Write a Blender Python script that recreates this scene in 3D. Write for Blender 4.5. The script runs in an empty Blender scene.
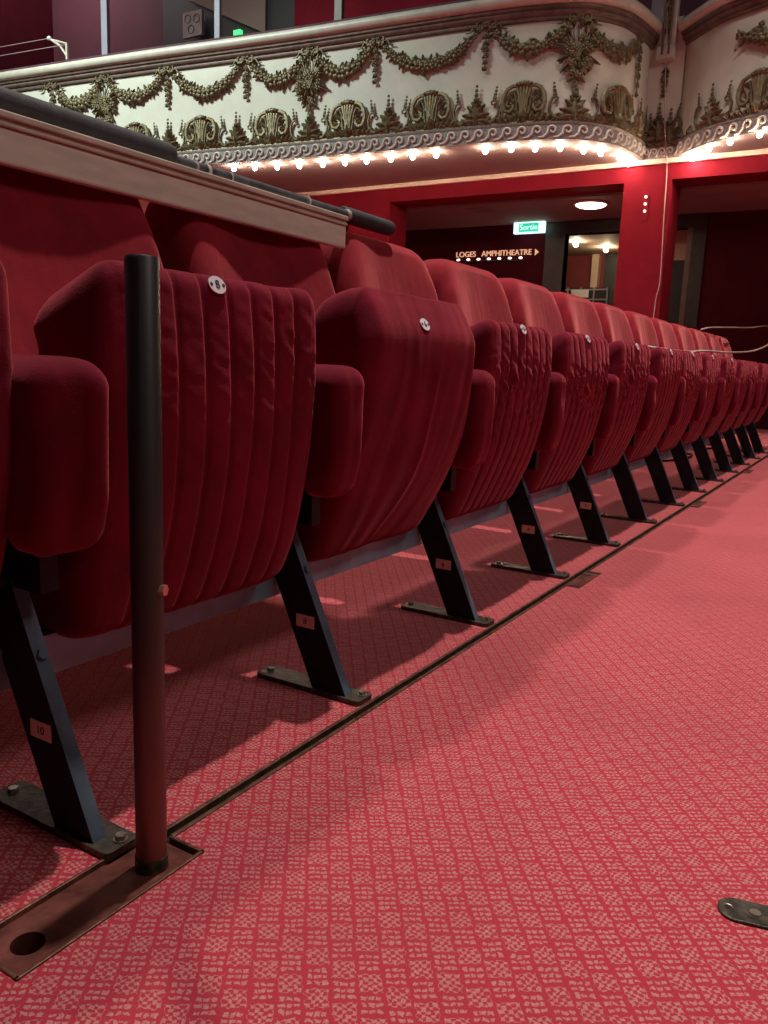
import bpy, math, random
from mathutils import Vector, Matrix, noise, Euler
from mathutils.bvhtree import BVHTree

sc = bpy.context.scene
col = sc.collection
rnd = random.Random(7)

# ------------------------------------------------------------------ camera
def look_matrix(yaw, pitch, roll):
    f = Vector((math.sin(yaw)*math.cos(pitch), math.cos(yaw)*math.cos(pitch), -math.sin(pitch)))
    r = Vector((math.cos(yaw), -math.sin(yaw), 0)); u = r.cross(f)
    c, s = math.cos(roll), math.sin(roll)
    r2 = c*r + s*u; u2 = -s*r + c*u
    return Matrix((r2, u2, -f)).transposed()
cam = bpy.data.objects.new('camera', bpy.data.cameras.new('camera'))
col.objects.link(cam)
cam.matrix_world = Matrix.Translation((-.549, -.6967, .5727)) @ look_matrix(math.radians(58.75), math.radians(10.517), math.radians(2.225)).to_4x4()
cam.data.sensor_fit = 'VERTICAL'; cam.data.sensor_height = 36; cam.data.lens = 801.4/1024*36
cam.data.clip_start = .02; cam.data.clip_end = 100
sc.camera = cam

# ------------------------------------------------------------------ light
w = bpy.data.worlds.new('world'); sc.world = w; w.use_nodes = True
w.node_tree.nodes['Background'].inputs[0].default_value = (.80, .66, .66, 1)
w.node_tree.nodes['Background'].inputs[1].default_value = .022

def spot(name, loc, target, power, size, cone, color, blend=.4):
    d = bpy.data.lights.new(name, 'SPOT'); d.energy = power; d.shadow_soft_size = size
    d.spot_size = math.radians(cone); d.spot_blend = blend; d.color = color
    o = bpy.data.objects.new(name, d); col.objects.link(o); o.location = loc
    o.rotation_euler = (Vector(target)-Vector(loc)).to_track_quat('-Z', 'Y').to_euler(); return o
def area(name, loc, target, power, sx, sy, color):
    d = bpy.data.lights.new(name, 'AREA'); d.energy = power; d.shape = 'RECTANGLE'; d.size = sx; d.size_y = sy; d.color = color
    o = bpy.data.objects.new(name, d); col.objects.link(o); o.location = loc
    o.rotation_euler = (Vector(target)-Vector(loc)).to_track_quat('-Z', 'Y').to_euler(); return o
spot('ceiling_house_light', (2.1, 0.0, 11.0), (3.7, -.4, 0), 4700, .13, 62, (1, .86, .80), 1.0)
spot('rear_ceiling_light', (2.6, 3.9, 11.0), (3.4, -.2, 0), 2500, .32, 60, (1, .86, .80), 1.0)
spot('gallery_spotlight', (.6, 8.5, 8.0), (6.2, 6.6, 3.2), 3900, 1.0, 56, (.86, 1, .93), 1.0)
area('front_fill_light', (1.5, -5.0, 6.5), (2.0, .4, .5), 120, 2.5, 1.5, (1, .88, .82))  # soft frontal fill, added to brighten the ledge front and leg faces

area('gallery_fill_light', (7.7, 11.0, 7.3), (9.0, 10.6, 4.5), 75, .6, 3.5, (1, .85, .85))  # unseen fill added to lift the dark upper gallery wall

sc.view_settings.view_transform = 'Standard'; sc.view_settings.look = 'None'
sc.view_settings.exposure = 0; sc.view_settings.gamma = 1; sc.view_settings.use_curve_mapping = False
sc.cycles.use_denoising = True
sc.cycles.max_bounces = 6

# ------------------------------------------------------------------ helpers
class NT:
    def __init__(s, name):
        s.m = bpy.data.materials.new(name); s.m.use_nodes = True
        s.t = s.m.node_tree; s.b = s.t.nodes['Principled BSDF']
    def n(s, typ, **kw):
        x = s.t.nodes.new(typ)
        for k, v in kw.items(): setattr(x, k, v)
        return x
    def l(s, a, b): s.t.links.new(a, b)
    def val(s, sock, v):
        if isinstance(v, (int, float)): sock.default_value = v
        else: s.l(v, sock)
    def math(s, op, a, b=0.0, c=None):
        x = s.n('ShaderNodeMath', operation=op); s.val(x.inputs[0], a); s.val(x.inputs[1], b)
        if c is not None: s.val(x.inputs[2], c)
        return x.outputs[0]
    def coords(s, kind='Object'): return s.n('ShaderNodeTexCoord').outputs[kind]
    def noise(s, vec, scale, detail=3, rough=.55, mapscale=None):
        if mapscale:
            mp = s.n('ShaderNodeMapping'); mp.inputs['Scale'].default_value = mapscale; s.l(vec, mp.inputs['Vector']); vec = mp.outputs[0]
        x = s.n('ShaderNodeTexNoise'); x.inputs['Scale'].default_value = scale; x.inputs['Detail'].default_value = detail
        x.inputs['Roughness'].default_value = rough; s.l(vec, x.inputs['Vector']); return x.outputs['Fac']
    def ramp(s, fac, stops):
        x = s.n('ShaderNodeValToRGB'); e = x.color_ramp.elements
        while len(e) < len(stops): e.new(.5)
        for k, (p, c) in enumerate(stops): e[k].position = p; e[k].color = (*c, 1)
        s.l(fac, x.inputs[0]); return x.outputs[0]
    def mix(s, fac, a, b):
        x = s.n('ShaderNodeMix', data_type='RGBA'); s.val(x.inputs[0], fac)
        for sock, v in ((x.inputs[6], a), (x.inputs[7], b)):
            if isinstance(v, tuple): sock.default_value = (*v, 1)
            else: s.l(v, sock)
        return x.outputs[2]
    def bump(s, h, strength, dist):
        x = s.n('ShaderNodeBump'); x.inputs['Strength'].default_value = strength; x.inputs['Distance'].default_value = dist
        s.l(h, x.inputs['Height']); s.l(x.outputs[0], s.b.inputs['Normal'])

def simple(name, c, rough=.6, metal=0., var=.25, scale=12, bump=0., mapscale=None, spec=.5):
    k = NT(name); v = k.coords(); f = k.noise(v, scale, 4, .6, mapscale)
    lo = tuple(x*(1-var) for x in c); hi = tuple(min(1, x*(1+var)) for x in c)
    k.l(k.ramp(f, [(.3, lo), (.7, hi)]), k.b.inputs['Base Color'])
    k.b.inputs['Roughness'].default_value = rough; k.b.inputs['Metallic'].default_value = metal
    k.b.inputs['Specular IOR Level'].default_value = spec
    if bump: k.bump(f, bump, .01)
    return k.m
def velvet(name, c, tint, sheen=.7):
    k = NT(name); v = k.coords()
    f = k.noise(v, 9, 4, .6); g = k.noise(v, 420, 2, .6)
    base = k.ramp(f, [(.3, tuple(x*.72 for x in c)), (.7, tuple(x*1.22 for x in c))])
    k.l(base, k.b.inputs['Base Color'])
    k.b.inputs['Roughness'].default_value = .9; k.b.inputs['Specular IOR Level'].default_value = .12
    k.b.inputs['Sheen Weight'].default_value = sheen; k.b.inputs['Sheen Roughness'].default_value = .38
    k.b.inputs['Sheen Tint'].default_value = (*tint, 1)
    h = k.math('ADD', k.math('MULTIPLY', f, 1.0), k.math('MULTIPLY', g, .25))
    k.bump(h, .35, .006)
    return k.m
def emis(name, c, s):
    k = NT(name); k.b.inputs['Base Color'].default_value = (*c, 1)
    k.b.inputs['Emission Color'].default_value = (*c, 1); k.b.inputs['Emission Strength'].default_value = s
    return k.m

def carpet():
    k = NT('carpet'); sep = k.n('ShaderNodeSeparateXYZ'); vec = k.coords()
    # slight weave wobble
    nz = k.n('ShaderNodeTexNoise'); nz.inputs['Scale'].default_value = 150; nz.inputs['Detail'].default_value = 2; k.l(vec, nz.inputs['Vector'])
    off = k.n('ShaderNodeVectorMath', operation='MULTIPLY_ADD')
    k.l(nz.outputs['Color'], off.inputs[0]); off.inputs[1].default_value = (.0085, .0085, 0); k.l(vec, off.inputs[2])
    k.l(off.outputs[0], sep.inputs[0]); X, Y = sep.outputs[0], sep.outputs[1]
    A = k.math('DIVIDE', X, .0424); B = k.math('DIVIDE', Y, .0308)
    P = k.math('ADD', A, B); Q = k.math('SUBTRACT', A, B)
    q = k.math('ROUND', Q); fq = k.math('SUBTRACT', Q, q)
    T = k.math('ADD', P, k.math('MULTIPLY', fq, .35)); p = k.math('ROUND', T); t = k.math('SUBTRACT', T, p)
    par = k.math('PINGPONG', k.math('ADD', p, q), 1.0)
    inq = k.math('LESS_THAN', k.math('ABSOLUTE', fq), .44); int_ = k.math('LESS_THAN', k.math('ABSOLUTE', t), .44)
    cell = k.math('MULTIPLY', inq, int_)
    # kind A : three rows of dashes
    rowsA = k.math('GREATER_THAN', k.math('COSINE', k.math('MULTIPLY', t, 6.2832*3.4)), -.12)
    dash = k.math('GREATER_THAN', k.math('COSINE', k.math('MULTIPLY', fq, 6.2832*3.6)), -.72)
    a = k.math('MULTIPLY', rowsA, dash)
    # kind B : ring of loops
    dots = k.math('MULTIPLY', k.math('COSINE', k.math('MULTIPLY', t, 6.2832*3.2)), k.math('COSINE', k.math('MULTIPLY', fq, 6.2832*3.0)))
    b = k.math('GREATER_THAN', dots, .0)
    ab = k.math('ADD', k.math('MULTIPLY', a, k.math('SUBTRACT', 1.0, par)), k.math('MULTIPLY', b, par))
    m = k.math('MULTIPLY', ab, cell)
    fine = k.noise(vec, 330, 2, .7)
    wear = k.noise(vec, 3.2, 5, .65)
    m2 = k.math('MULTIPLY', m, k.math('MULTIPLY_ADD', fine, 1.5, -.10))
    red = k.mix(wear, (.37, .024, .044), (.44, .034, .056))
    pink = k.mix(wear, (.55, .26, .235), (.66, .34, .30))
    c = k.mix(m2, red, pink)
    blot = k.noise(vec, 1.7, 4, .6)
    c = k.mix(k.math('MULTIPLY', k.math('SUBTRACT', blot, .45), 1.3), c, (.23, .035, .045))
    k.l(c, k.b.inputs['Base Color']); k.b.inputs['Roughness'].default_value = .95
    k.b.inputs['Specular IOR Level'].default_value = .1
    k.b.inputs['Sheen Weight'].default_value = .5; k.b.inputs['Sheen Tint'].default_value = (1, .5, .5, 1)
    k.bump(k.math('ADD', m2, k.math('MULTIPLY', fine, .5)), .5, .003)
    return k.m

M = dict(
    carpet=carpet(),
    velvet=velvet('crimson_velvet', (.142, .0040, .0165), (1, .22, .25), .45),
    velvet_back=velvet('crimson_velvet_lit', (.26, .014, .025), (1, .30, .29), .75),  # same velvet, with the light on the backs put into its colour
    black=simple('black_metal', (.012, .014, .018), .55, .2, .4, 25, spec=.3),
    steel=simple('blue_grey_steel', (.20, .31, .38), .45, .2, .35, 8, .1),
    legface=simple('blue_black_paint_lit', (.095, .140, .185), .40, .2, .35, 14),
    greasy=simple('greasy_metal', (.07, .06, .045), .40, .5, .7, 60, .25),
    bolt=simple('worn_bolt', (.42, .36, .30), .35, .9, .3, 60),
    copper=simple('copper_bolt', (.62, .36, .27), .35, .8, .2, 60),
    pole=None, plate=simple('brown_iron_plate', (.20, .065, .050), .40, .55, .55, 22, .15),
    edge=simple('brass_brown_edge', (.15, .075, .050), .45, .6, .6, 40, .2),
    groove=simple('dark_groove', (.012, .006, .006), .9, 0, .3, 30),
    label=simple('tan_label', (.80, .56, .47), .6, 0, .12, 60),
    ink=simple('dark_ink', (.03, .02, .02), .7, 0, .1, 10),
    enamel=simple('white_enamel', (.78, .76, .80), .3, 0, .05, 10),
    beige=simple('beige_painted_wood', (.74, .68, .56), .55, 0, .14, 9, .05, (1, 6, 6)),
    beige_trim=simple('beige_moulding', (.60, .52, .42), .5, 0, .2, 14, .05, (1, 6, 6)),
    foam=simple('dark_foam', (.028, .030, .034), .75, 0, .3, 40, .2),
    tube=simple('black_grey_tube', (.045, .048, .052), .55, 0, .6, 45, .2),
    tape=simple('pale_tape', (.42, .36, .33), .6, 0, .2, 50),
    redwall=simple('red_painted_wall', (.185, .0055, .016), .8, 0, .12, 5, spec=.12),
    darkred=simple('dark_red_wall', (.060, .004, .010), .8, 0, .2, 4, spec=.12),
    maroon=simple('maroon_wall', (.13, .040, .058), .8, 0, .12, 3),
    ceil=simple('brown_ceiling', (.25, .165, .14), .8, 0, .08, 3),
    soffit=simple('mauve_soffit', (.34, .255, .24), .7, 0, .08, 3),
    creammould=simple('cream_moulding', (.72, .56, .45), .5, 0, .08, 8),
    dark=simple('dark_paint', (.012, .008, .009), .6, 0, .3, 6),
    frame=simple('dark_brown_frame', (.030, .022, .020), .5, 0, .3, 10),
    framelit=simple('brown_frame', (.12, .075, .06), .5, 0, .2, 10),
    cream=simple('cream_plaster', (.64, .62, .52), .6, 0, .07, 5, .03),
    creamrail=simple('cream_rail', (.60, .555, .465), .42, 0, .12, 9, .03),
    railbrown=simple('brown_moulding', (.16, .11, .085), .5, .1, .35, 14),  # browner and darker than the cream rail
    railtop=simple('plum_rail_cushion', (.12, .055, .075), .5, 0, .3, 8),
    gold=simple('old_gilding', (.165, .130, .070), .5, .45, .55, 30, .2),
    goldlight=simple('light_gilding', (.27, .225, .125), .45, .45, .4, 30, .2),
    band=simple('dusky_band', (.27, .24, .225), .7, 0, .4, 60, .1),
    scroll=simple('pale_scroll_relief', (.68, .63, .56), .6, 0, .12, 20),
    post=simple('lilac_grey_post', (.30, .28, .34), .5, 0, .1, 6),
    lobby=simple('lobby_beige', (.50, .36, .26), .7, 0, .08, 3),
    lobbyred=simple('lobby_red', (.16, .02, .02), .7, 0, .15, 3),
    notice=simple('notice_beige', (.36, .27, .24), .7, 0, .15, 7),
    greycable=simple('pale_cable', (.45, .33, .30), .6, 0, .1, 20),
    bulb=emis('bulb_glow', (1, .74, .54), 210), lamp=emis('lamp_glow', (1, .86, .66), 9), lobbybulb=emis('lobby_bulb_glow', (1, .80, .52), 270),
    exitgreen=emis('exit_green', (.03, .50, .31), 1.2), exitwhite=emis('exit_white', (.62, 1.0, .95), 1.4),
    letters=emis('lit_letters', (.95, .55, .34), .55), led=emis('indicator_glow', (1, .8, .7), 2.2), greenglow=emis('green_lamp', (.05, .8, .2), 1.5),
)
def pole_mat():
    k = NT('pole_paint'); v = k.coords(); f = k.noise(v, 14, 5, .65, (1, 1, .35)); s = k.n('ShaderNodeSeparateXYZ'); k.l(v, s.inputs[0])
    # worn paint: black-green upper half, reddish reflection painted into the colour lower down
    g = k.math('MULTIPLY_ADD', s.outputs[2], -2.0, 1.02); h = k.math('ADD', g, k.math('MULTIPLY_ADD', f, .8, -.4))
    k.l(k.ramp(h, [(.12, (.030, .030, .028)), (.52, (.085, .036, .031)), (.9, (.19, .060, .050))]), k.b.inputs['Base Color'])
    k.b.inputs['Roughness'].default_value = .42; k.b.inputs['Metallic'].default_value = .35; k.bump(f, .12, .005); return k.m
M['pole'] = pole_mat()

class MB:
    def __init__(s): s.v = []; s.f = []; s.m = []
    def add(s, vs, fs, mi=0):
        o = len(s.v); s.v += [Vector(p) for p in vs]
        for f in fs: s.f.append(tuple(i+o for i in f)); s.m.append(mi)
        return s
    def hexa(s, p, mi=0):   # p: 4 bottom + 4 top
        return s.add(p, [(3, 2, 1, 0), (4, 5, 6, 7), (0, 1, 5, 4), (1, 2, 6, 5), (2, 3, 7, 6), (3, 0, 4, 7)], mi)
    def box(s, x0, x1, y0, y1, z0, z1, mi=0):
        return s.hexa([(x0, y0, z0), (x1, y0, z0), (x1, y1, z0), (x0, y1, z0), (x0, y0, z1), (x1, y0, z1), (x1, y1, z1), (x0, y1, z1)], mi)
    def tube(s, pts, r, n=8, mi=0, caps=True):
        pts = [Vector(p) for p in pts]; L = len(pts); rr = r if isinstance(r, (list, tuple)) else [r]*L
        up = Vector((0, 0, 1)); vs = []; fs = []
        t0 = (pts[1]-pts[0]).normalized()
        if abs(t0.dot(up)) > .9: up = Vector((1, 0, 0))
        a = t0.cross(up).normalized()
        for i in range(L):
            t = (pts[min(i+1, L-1)]-pts[max(i-1, 0)]).normalized()
            a = (a - t*a.dot(t)).normalized(); b = t.cross(a)
            for k in range(n):
                q = 2*math.pi*k/n; vs.append(pts[i]+(a*math.cos(q)+b*math.sin(q))*rr[i])
        for i in range(L-1):
            for k in range(n):
                k2 = (k+1) % n; fs.append((i*n+k, i*n+k2, (i+1)*n+k2, (i+1)*n+k))
        if caps: fs.append(tuple(range(n-1, -1, -1))); fs.append(tuple((L-1)*n+k for k in range(n)))
        return s.add(vs, fs, mi)
    def ball(s, c, r, nu=8, nv=5, mi=0, rot=None):
        c = Vector(c); rx, ry, rz = (r, r, r) if isinstance(r, (int, float)) else r
        vs = [Vector((0, 0, -rz))]; fs = []
        for j in range(1, nv):
            th = math.pi*j/nv
            for k in range(nu):
                ph = 2*math.pi*k/nu; vs.append(Vector((rx*math.sin(th)*math.cos(ph), ry*math.sin(th)*math.sin(ph), -rz*math.cos(th))))
        vs.append(Vector((0, 0, rz))); T = len(vs)-1
        for k in range(nu):
            k2 = (k+1) % nu; fs.append((0, 1+k2, 1+k)); fs.append((T, T-nu+k, T-nu+k2))
            for j in range(nv-2): fs.append((1+j*nu+k, 1+j*nu+k2, 1+(j+1)*nu+k2, 1+(j+1)*nu+k))
        if rot is not None: vs = [rot @ p for p in vs]
        return s.add([p+c for p in vs], fs, mi)
    def disc(s, c, r, axis, h, n=20, mi=0, sx=1., sy=1.):
        """short solid cylinder (or oval) whose axis is `axis`, from c outward by h"""
        c = Vector(c); ax = Vector(axis).normalized(); up = Vector((0, 0, 1)) if abs(ax.z) < .9 else Vector((1, 0, 0))
        a = up.cross(ax).normalized(); b = ax.cross(a)
        vs = []
        for e in (0, h):
            for k in range(n):
                q = 2*math.pi*k/n; vs.append(c+ax*e+a*math.cos(q)*r*sx+b*math.sin(q)*r*sy)
        fs = [tuple(range(n-1, -1, -1)), tuple(range(n, 2*n))]+[(k, (k+1) % n, n+(k+1) % n, n+k) for k in range(n)]
        return s.add(vs, fs, mi)
    def text(s, body, size, origin, xdir, ydir, mi=0, depth=.0006):
        cu = bpy.data.curves.new('letters', 'FONT'); cu.body = body; cu.size = size; cu.align_x = 'CENTER'; cu.align_y = 'CENTER'; cu.extrude = depth
        cu.resolution_u = 4
        ob = bpy.data.objects.new('letters', cu); col.objects.link(ob)
        me = bpy.data.meshes.new_from_object(ob.evaluated_get(bpy.context.evaluated_depsgraph_get()))
        x = Vector(xdir).normalized(); y = Vector(ydir).normalized(); z = x.cross(y); o = Vector(origin)
        s.add([o+x*p.co.x+y*p.co.y+z*p.co.z for p in me.vertices], [tuple(f.vertices) for f in me.polygons], mi)
        bpy.data.objects.remove(ob); bpy.data.curves.remove(cu); bpy.data.meshes.remove(me); return s
    def mesh(s, name, mats, smooth=35):
        me = bpy.data.meshes.new(name); me.from_pydata([tuple(p) for p in s.v], [], s.f)
        for m in (mats if isinstance(mats, (list, tuple)) else [mats]): me.materials.append(m)
        me.polygons.foreach_set('material_index', s.m)
        if smooth:
            me.polygons.foreach_set('use_smooth', [True]*len(me.polygons)); me.update()
            me.set_sharp_from_angle(angle=math.radians(smooth))
        me.update(); return me
    def build(s, name, mats, parent=None, smooth=35, loc=(0, 0, 0), bevel=0):
        return link(name, s.mesh(name, mats, smooth), parent, loc, bevel)
def link(name, me, parent=None, loc=(0, 0, 0), bevel=0):
    o = bpy.data.objects.new(name, me); col.objects.link(o); o.location = loc
    if parent: o.parent = parent
    if bevel:
        b = o.modifiers.new('bevel', 'BEVEL'); b.width = bevel; b.segments = 2; b.limit_method = 'ANGLE'
    return o
def tag(o, label, cat, group=None):
    o['label'] = label; o['category'] = cat
    if group: o['group'] = group
    return o
def thing(name, label, cat, loc=(0, 0, 0), group=None):
    o = bpy.data.objects.new(name, None); col.objects.link(o); o.location = loc; o.empty_display_size = .1
    return tag(o, label, cat, group)
def structure(o): o['kind'] = 'structure'; return o
def lerp_table(tab, z):
    if z <= tab[0][0]: return tab[0][1]
    for (a, u), (b, v) in zip(tab, tab[1:]):
        if z <= b:
            t = (z-a)/(b-a); return u+(v-u)*t
    return tab[-1][1]
def smooth_table(tab, z, h=.015): return sum(lerp_table(tab, z+d*h) for d in (-2, -1, 0, 1, 2))/5
def sstep(a, b, x):
    if a > b: return 1-sstep(b, a, x)
    t = max(0, min(1, (x-a)/(b-a))); return t*t*(3-2*t)

def rbox(lo, hi, r, n, edge=4):
    """rounded box as one closed surface; n = interior divisions per axis"""
    def cs(a, b, k):
        e = [math.tan(math.pi/4*j/edge) for j in range(edge+1)]
        left = [a+r-r*x for x in reversed(e)]; right = [b-r+r*x for x in e]
        mid = [a+r+(b-a-2*r)*j/k for j in range(1, k)]
        return left+mid+right
    ax = [cs(lo[i], hi[i], n[i]) for i in range(3)]
    mb = MB(); idx = {}
    def vid(i, j, k):
        key = (i, j, k)
        if key not in idx:
            p = Vector((ax[0][i], ax[1][j], ax[2][k]))
            c = Vector(tuple(min(max(p[a], lo[a]+r), hi[a]-r) for a in range(3))); d = p-c
            if d.length > 1e-9: p = c+d.normalized()*r
            idx[key] = len(mb.v); mb.v.append(p)
        return idx[key]
    N = [len(a)-1 for a in ax]
    def face(a, b, c, d): mb.f.append((a, b, c, d)); mb.m.append(0)
    for j in range(N[1]):
        for k in range(N[2]):
            face(vid(0, j, k), vid(0, j, k+1), vid(0, j+1, k+1), vid(0, j+1, k))
            face(vid(N[0], j, k), vid(N[0], j+1, k), vid(N[0], j+1, k+1), vid(N[0], j, k+1))
    for i in range(N[0]):
        for k in range(N[2]):
            face(vid(i, 0, k), vid(i+1, 0, k), vid(i+1, 0, k+1), vid(i, 0, k+1))
            face(vid(i, N[1], k), vid(i, N[1], k+1), vid(i+1, N[1], k+1), vid(i+1, N[1], k))
        for j in range(N[1]):
            face(vid(i, j, 0), vid(i, j+1, 0), vid(i+1, j+1, 0), vid(i+1, j, 0))
            face(vid(i, j, N[2]), vid(i+1, j, N[2]), vid(i+1, j+1, N[2]), vid(i, j+1, N[2]))
    return mb

# ------------------------------------------------------------------ setting: floor with a metal-edged slot
def rects(cx, cy, skip):
    out = []
    for a, b in zip(cx, cx[1:]):
        for c, d in zip(cy, cy[1:]):
            if not any(a >= s[0]-1e-6 and b <= s[1]+1e-6 and c >= s[2]-1e-6 and d <= s[3]+1e-6 for s in skip): out.append((a, b, c, d))
    return out
fl = MB()
TRAY = (-.165, .078, -.088, -.004); SLOT = (.078, 7.6, -.032, -.020)
for a, b, c, d in rects([-3, TRAY[0], TRAY[1], SLOT[1], 13], [-4, TRAY[2], SLOT[2], SLOT[3], TRAY[3], 12], [TRAY, SLOT]):
    fl.add([(a, c, 0), (b, c, 0), (b, d, 0), (a, d, 0)], [(0, 1, 2, 3)])
structure(fl.build('floor', M['carpet'], None, 0))

# floor slot (groove channel with brown metal lips)
sl = thing('floor_channel', 'narrow brown metal-edged slot in the carpet running along the seat feet', 'floor channel', (3.8, -.026, 0))
g = MB(); x0, x1 = SLOT[0]-3.8, SLOT[1]-3.8
g.box(x0, x1, -.006, .006, -.014, -.009); g.build('groove', M['groove'], sl, 0)
for y in (-.0085, .0085):
    e = MB(); e.box(x0, x1, y-.0032, y+.0032, -.009, .0022); e.build('edge_strip', M['edge'], sl, 0, (0, 0, 0), .0012)

# socket tray with hole
tr = thing('socket_plate', 'recessed brown iron floor plate with an empty round hole beside the pole', 'floor plate', (-.04, -.046, 0))
def in_tray(p): return (p[0]+.04, p[1]+.046, p[2])
b = MB()
# plate with round hole : ring of quads between hole circle and rectangle, plus remaining rectangle
hx, hy, hr = -.126, -.048, .0165
zt = -.004; n = 32
sq = []
xa, xb, ya, yb = TRAY[0]+.006, -.09, TRAY[2]+.010, TRAY[3]-.004
for k in range(n):
    q = 2*math.pi*k/n; dx, dy = math.cos(q), math.sin(q)
    t = min(((xb-hx) if dx > 0 else (xa-hx))/dx if abs(dx) > 1e-6 else 9, ((yb-hy) if dy > 0 else (ya-hy))/dy if abs(dy) > 1e-6 else 9)
    sq.append((hx+dx*t, hy+dy*t))
vs = [in_tray((hx+hr*math.cos(2*math.pi*k/n), hy+hr*math.sin(2*math.pi*k/n), zt)) for k in range(n)]+[in_tray((*p, zt)) for p in sq]+[in_tray((hx+hr*math.cos(2*math.pi*k/n), hy+hr*math.sin(2*math.pi*k/n), zt-.08)) for k in range(n)]
fs = [(k, n+k, n+(k+1) % n, (k+1) % n) for k in range(n)]+[(k, (k+1) % n, 2*n+(k+1) % n, 2*n+k) for k in range(n)]+[tuple(2*n+k for k in range(n))]
b.add(vs, fs)
cs_ = [(xa, ya), (xb, ya), (xb, yb), (xa, yb)]
for (cx_, cy_) in cs_:   # corner fill triangles
    near = sorted(range(n), key=lambda k: (sq[k][0]-cx_)**2+(sq[k][1]-cy_)**2)[:2]
    b.add([in_tray((cx_, cy_, zt)), in_tray((*sq[near[0]], zt)), in_tray((*sq[near[1]], zt))], [(0, 1, 2)])
b.add([in_tray((xb, ya, zt)), in_tray((TRAY[1]-.008, ya, zt)), in_tray((TRAY[1]-.008, yb, zt)), in_tray((xb, yb, zt))], [(0, 1, 2, 3)])
b.build('plate', M['plate'], tr, 30)
gb = MB(); gb.box(TRAY[0]+.04, TRAY[1]+.04, TRAY[2]+.046, TRAY[2]+.046+.011, -.014, -.010); gb.box(TRAY[1]+.04-.009, TRAY[1]+.04, TRAY[2]+.046, TRAY[3]+.046, -.014, -.010)
gb.box(TRAY[0]+.04, TRAY[0]+.04+.006, TRAY[2]+.046, TRAY[3]+.046, -.014, -.010); gb.build('groove', M['groove'], tr, 0)
rm = MB()
for (a, c, d, e) in ((TRAY[0], TRAY[1], TRAY[2], TRAY[2]+.0045), (TRAY[1]-.0045, TRAY[1], TRAY[2], -.034), (TRAY[0], TRAY[0]+.0045, TRAY[2], TRAY[3]), (TRAY[0], TRAY[1]-.03, TRAY[3]-.004, TRAY[3])):
    rm.box(a+.04, c+.04, d+.046, e+.046, -.010, .0025)
rm.build('rim', M['edge'], tr, 0, (0, 0, 0), .001)

# pole
po = thing('metal_pole', 'upright dark metal pole standing in the floor socket in front of seat 8', 'pole', (.0285, -.0535, 0))
pm = MB(); R = .0172; H = .668
pm.tube([(0, 0, -.004), (0, 0, H-.002), (0, 0, H)], [R, R, R-.0015], 40, caps=False)
pm.tube([(0, 0, H), (0, 0, H-.03)], [R-.003, R-.003], 40, caps=False)
ring = [(R-.0015, H), (R-.003, H)]
vs = [(r_*math.cos(2*math.pi*k/40), r_*math.sin(2*math.pi*k/40), z_) for r_, z_ in ring for k in range(40)]
pm.add(vs, [(k, (k+1) % 40, 40+(k+1) % 40, 40+k) for k in range(40)])
pm.build('tube', M['pole'], po, 40)
bd = Vector((.28, -.96, 0)).normalized()
bm_ = MB(); bm_.disc(bd*(R-.001)+Vector((0, 0, .326)), .0062, bd, .006, 6); bm_.build('bolt', M['copper'], po, 20)
cl = MB(); cl.tube([(0, 0, -.0035), (0, 0, .012)], [R+.0016, R+.0012], 32); cl.build('collar', M['greasy'], po, 35)

# small cover plates along the slot
for k, (px, where) in enumerate(((1.60, 'nearest, by the foot of seat 4'), (3.24, 'middle one of three'), (4.82, 'furthest of three down the row'))):
    cp = thing('slot_cover', 'rust red slotted floor plate by the channel, ' + where, 'floor plate', (px, -.052, 0), 'cover plates along the floor channel')
    m_ = MB(); m_.box(-.10, .10, -.022, .019, 0, .002); m_.build('plate', M['plate'], cp, 0)
    for (a, c, d, e) in ((.076, .092, -.021, .017), (.040, .056, -.006, .017), (-.098, -.088, -.021, .012)):
        s_ = MB(); s_.box(a, c, d, e, .002, .0026); s_.build('slit', M['groove'], cp, 0)

# metal strip at lower right
ms = thing('metal_strip', 'dark steel strip with round end and screw holes on the carpet', 'metal strip', (.327, -.632, 0))
d_ = Vector((.22, -.975, 0)).normalized(); nn = Vector((-d_.y, d_.x, 0)); wd = .0200
poly = [d_*wd*.0 + (d_*-math.cos(a)*wd*.9+nn*math.sin(a)*wd) for a in [math.pi*(.5-j/10) for j in range(11)]]
poly = [Vector((0, 0, 0))+p for p in poly]+[d_*.19-nn*wd, d_*.19+nn*wd]
zz = [0, .0035]; nP = len(poly)
m_ = MB(); m_.add([p+Vector((0, 0, z)) for z in zz for p in poly], [tuple(range(nP-1, -1, -1)), tuple(range(nP, 2*nP))]+[(k, (k+1) % nP, nP+(k+1) % nP, nP+k) for k in range(nP)])
m_.build('strip', M['greasy'], ms, 30, (0, 0, 0), .0012)
h_ = MB(); h_.disc(d_*-.007+Vector((0, 0, .0035)), .0034, (0, 0, 1), .0004, 16); h_.build('screw_hole', M['groove'], ms)
h_ = MB(); h_.tube([d_*-.007+Vector((.0046*math.cos(q*math.pi/10), .0046*math.sin(q*math.pi/10), .0037)) for q in range(21)], .0007, 5); h_.build('hole_rim', M['bolt'], ms)
for q in (.020, .12):
    h_ = MB(); h_.disc(d_*q+Vector((0, 0, .0035)), .0058, (0, 0, 1), .0012, 20); h_.box(d_.x*q-.004, d_.x*q+.004, d_.y*q-.0007, d_.y*q+.0007, .0047, .0050); h_.build('screw', M['bolt'], ms)

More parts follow.
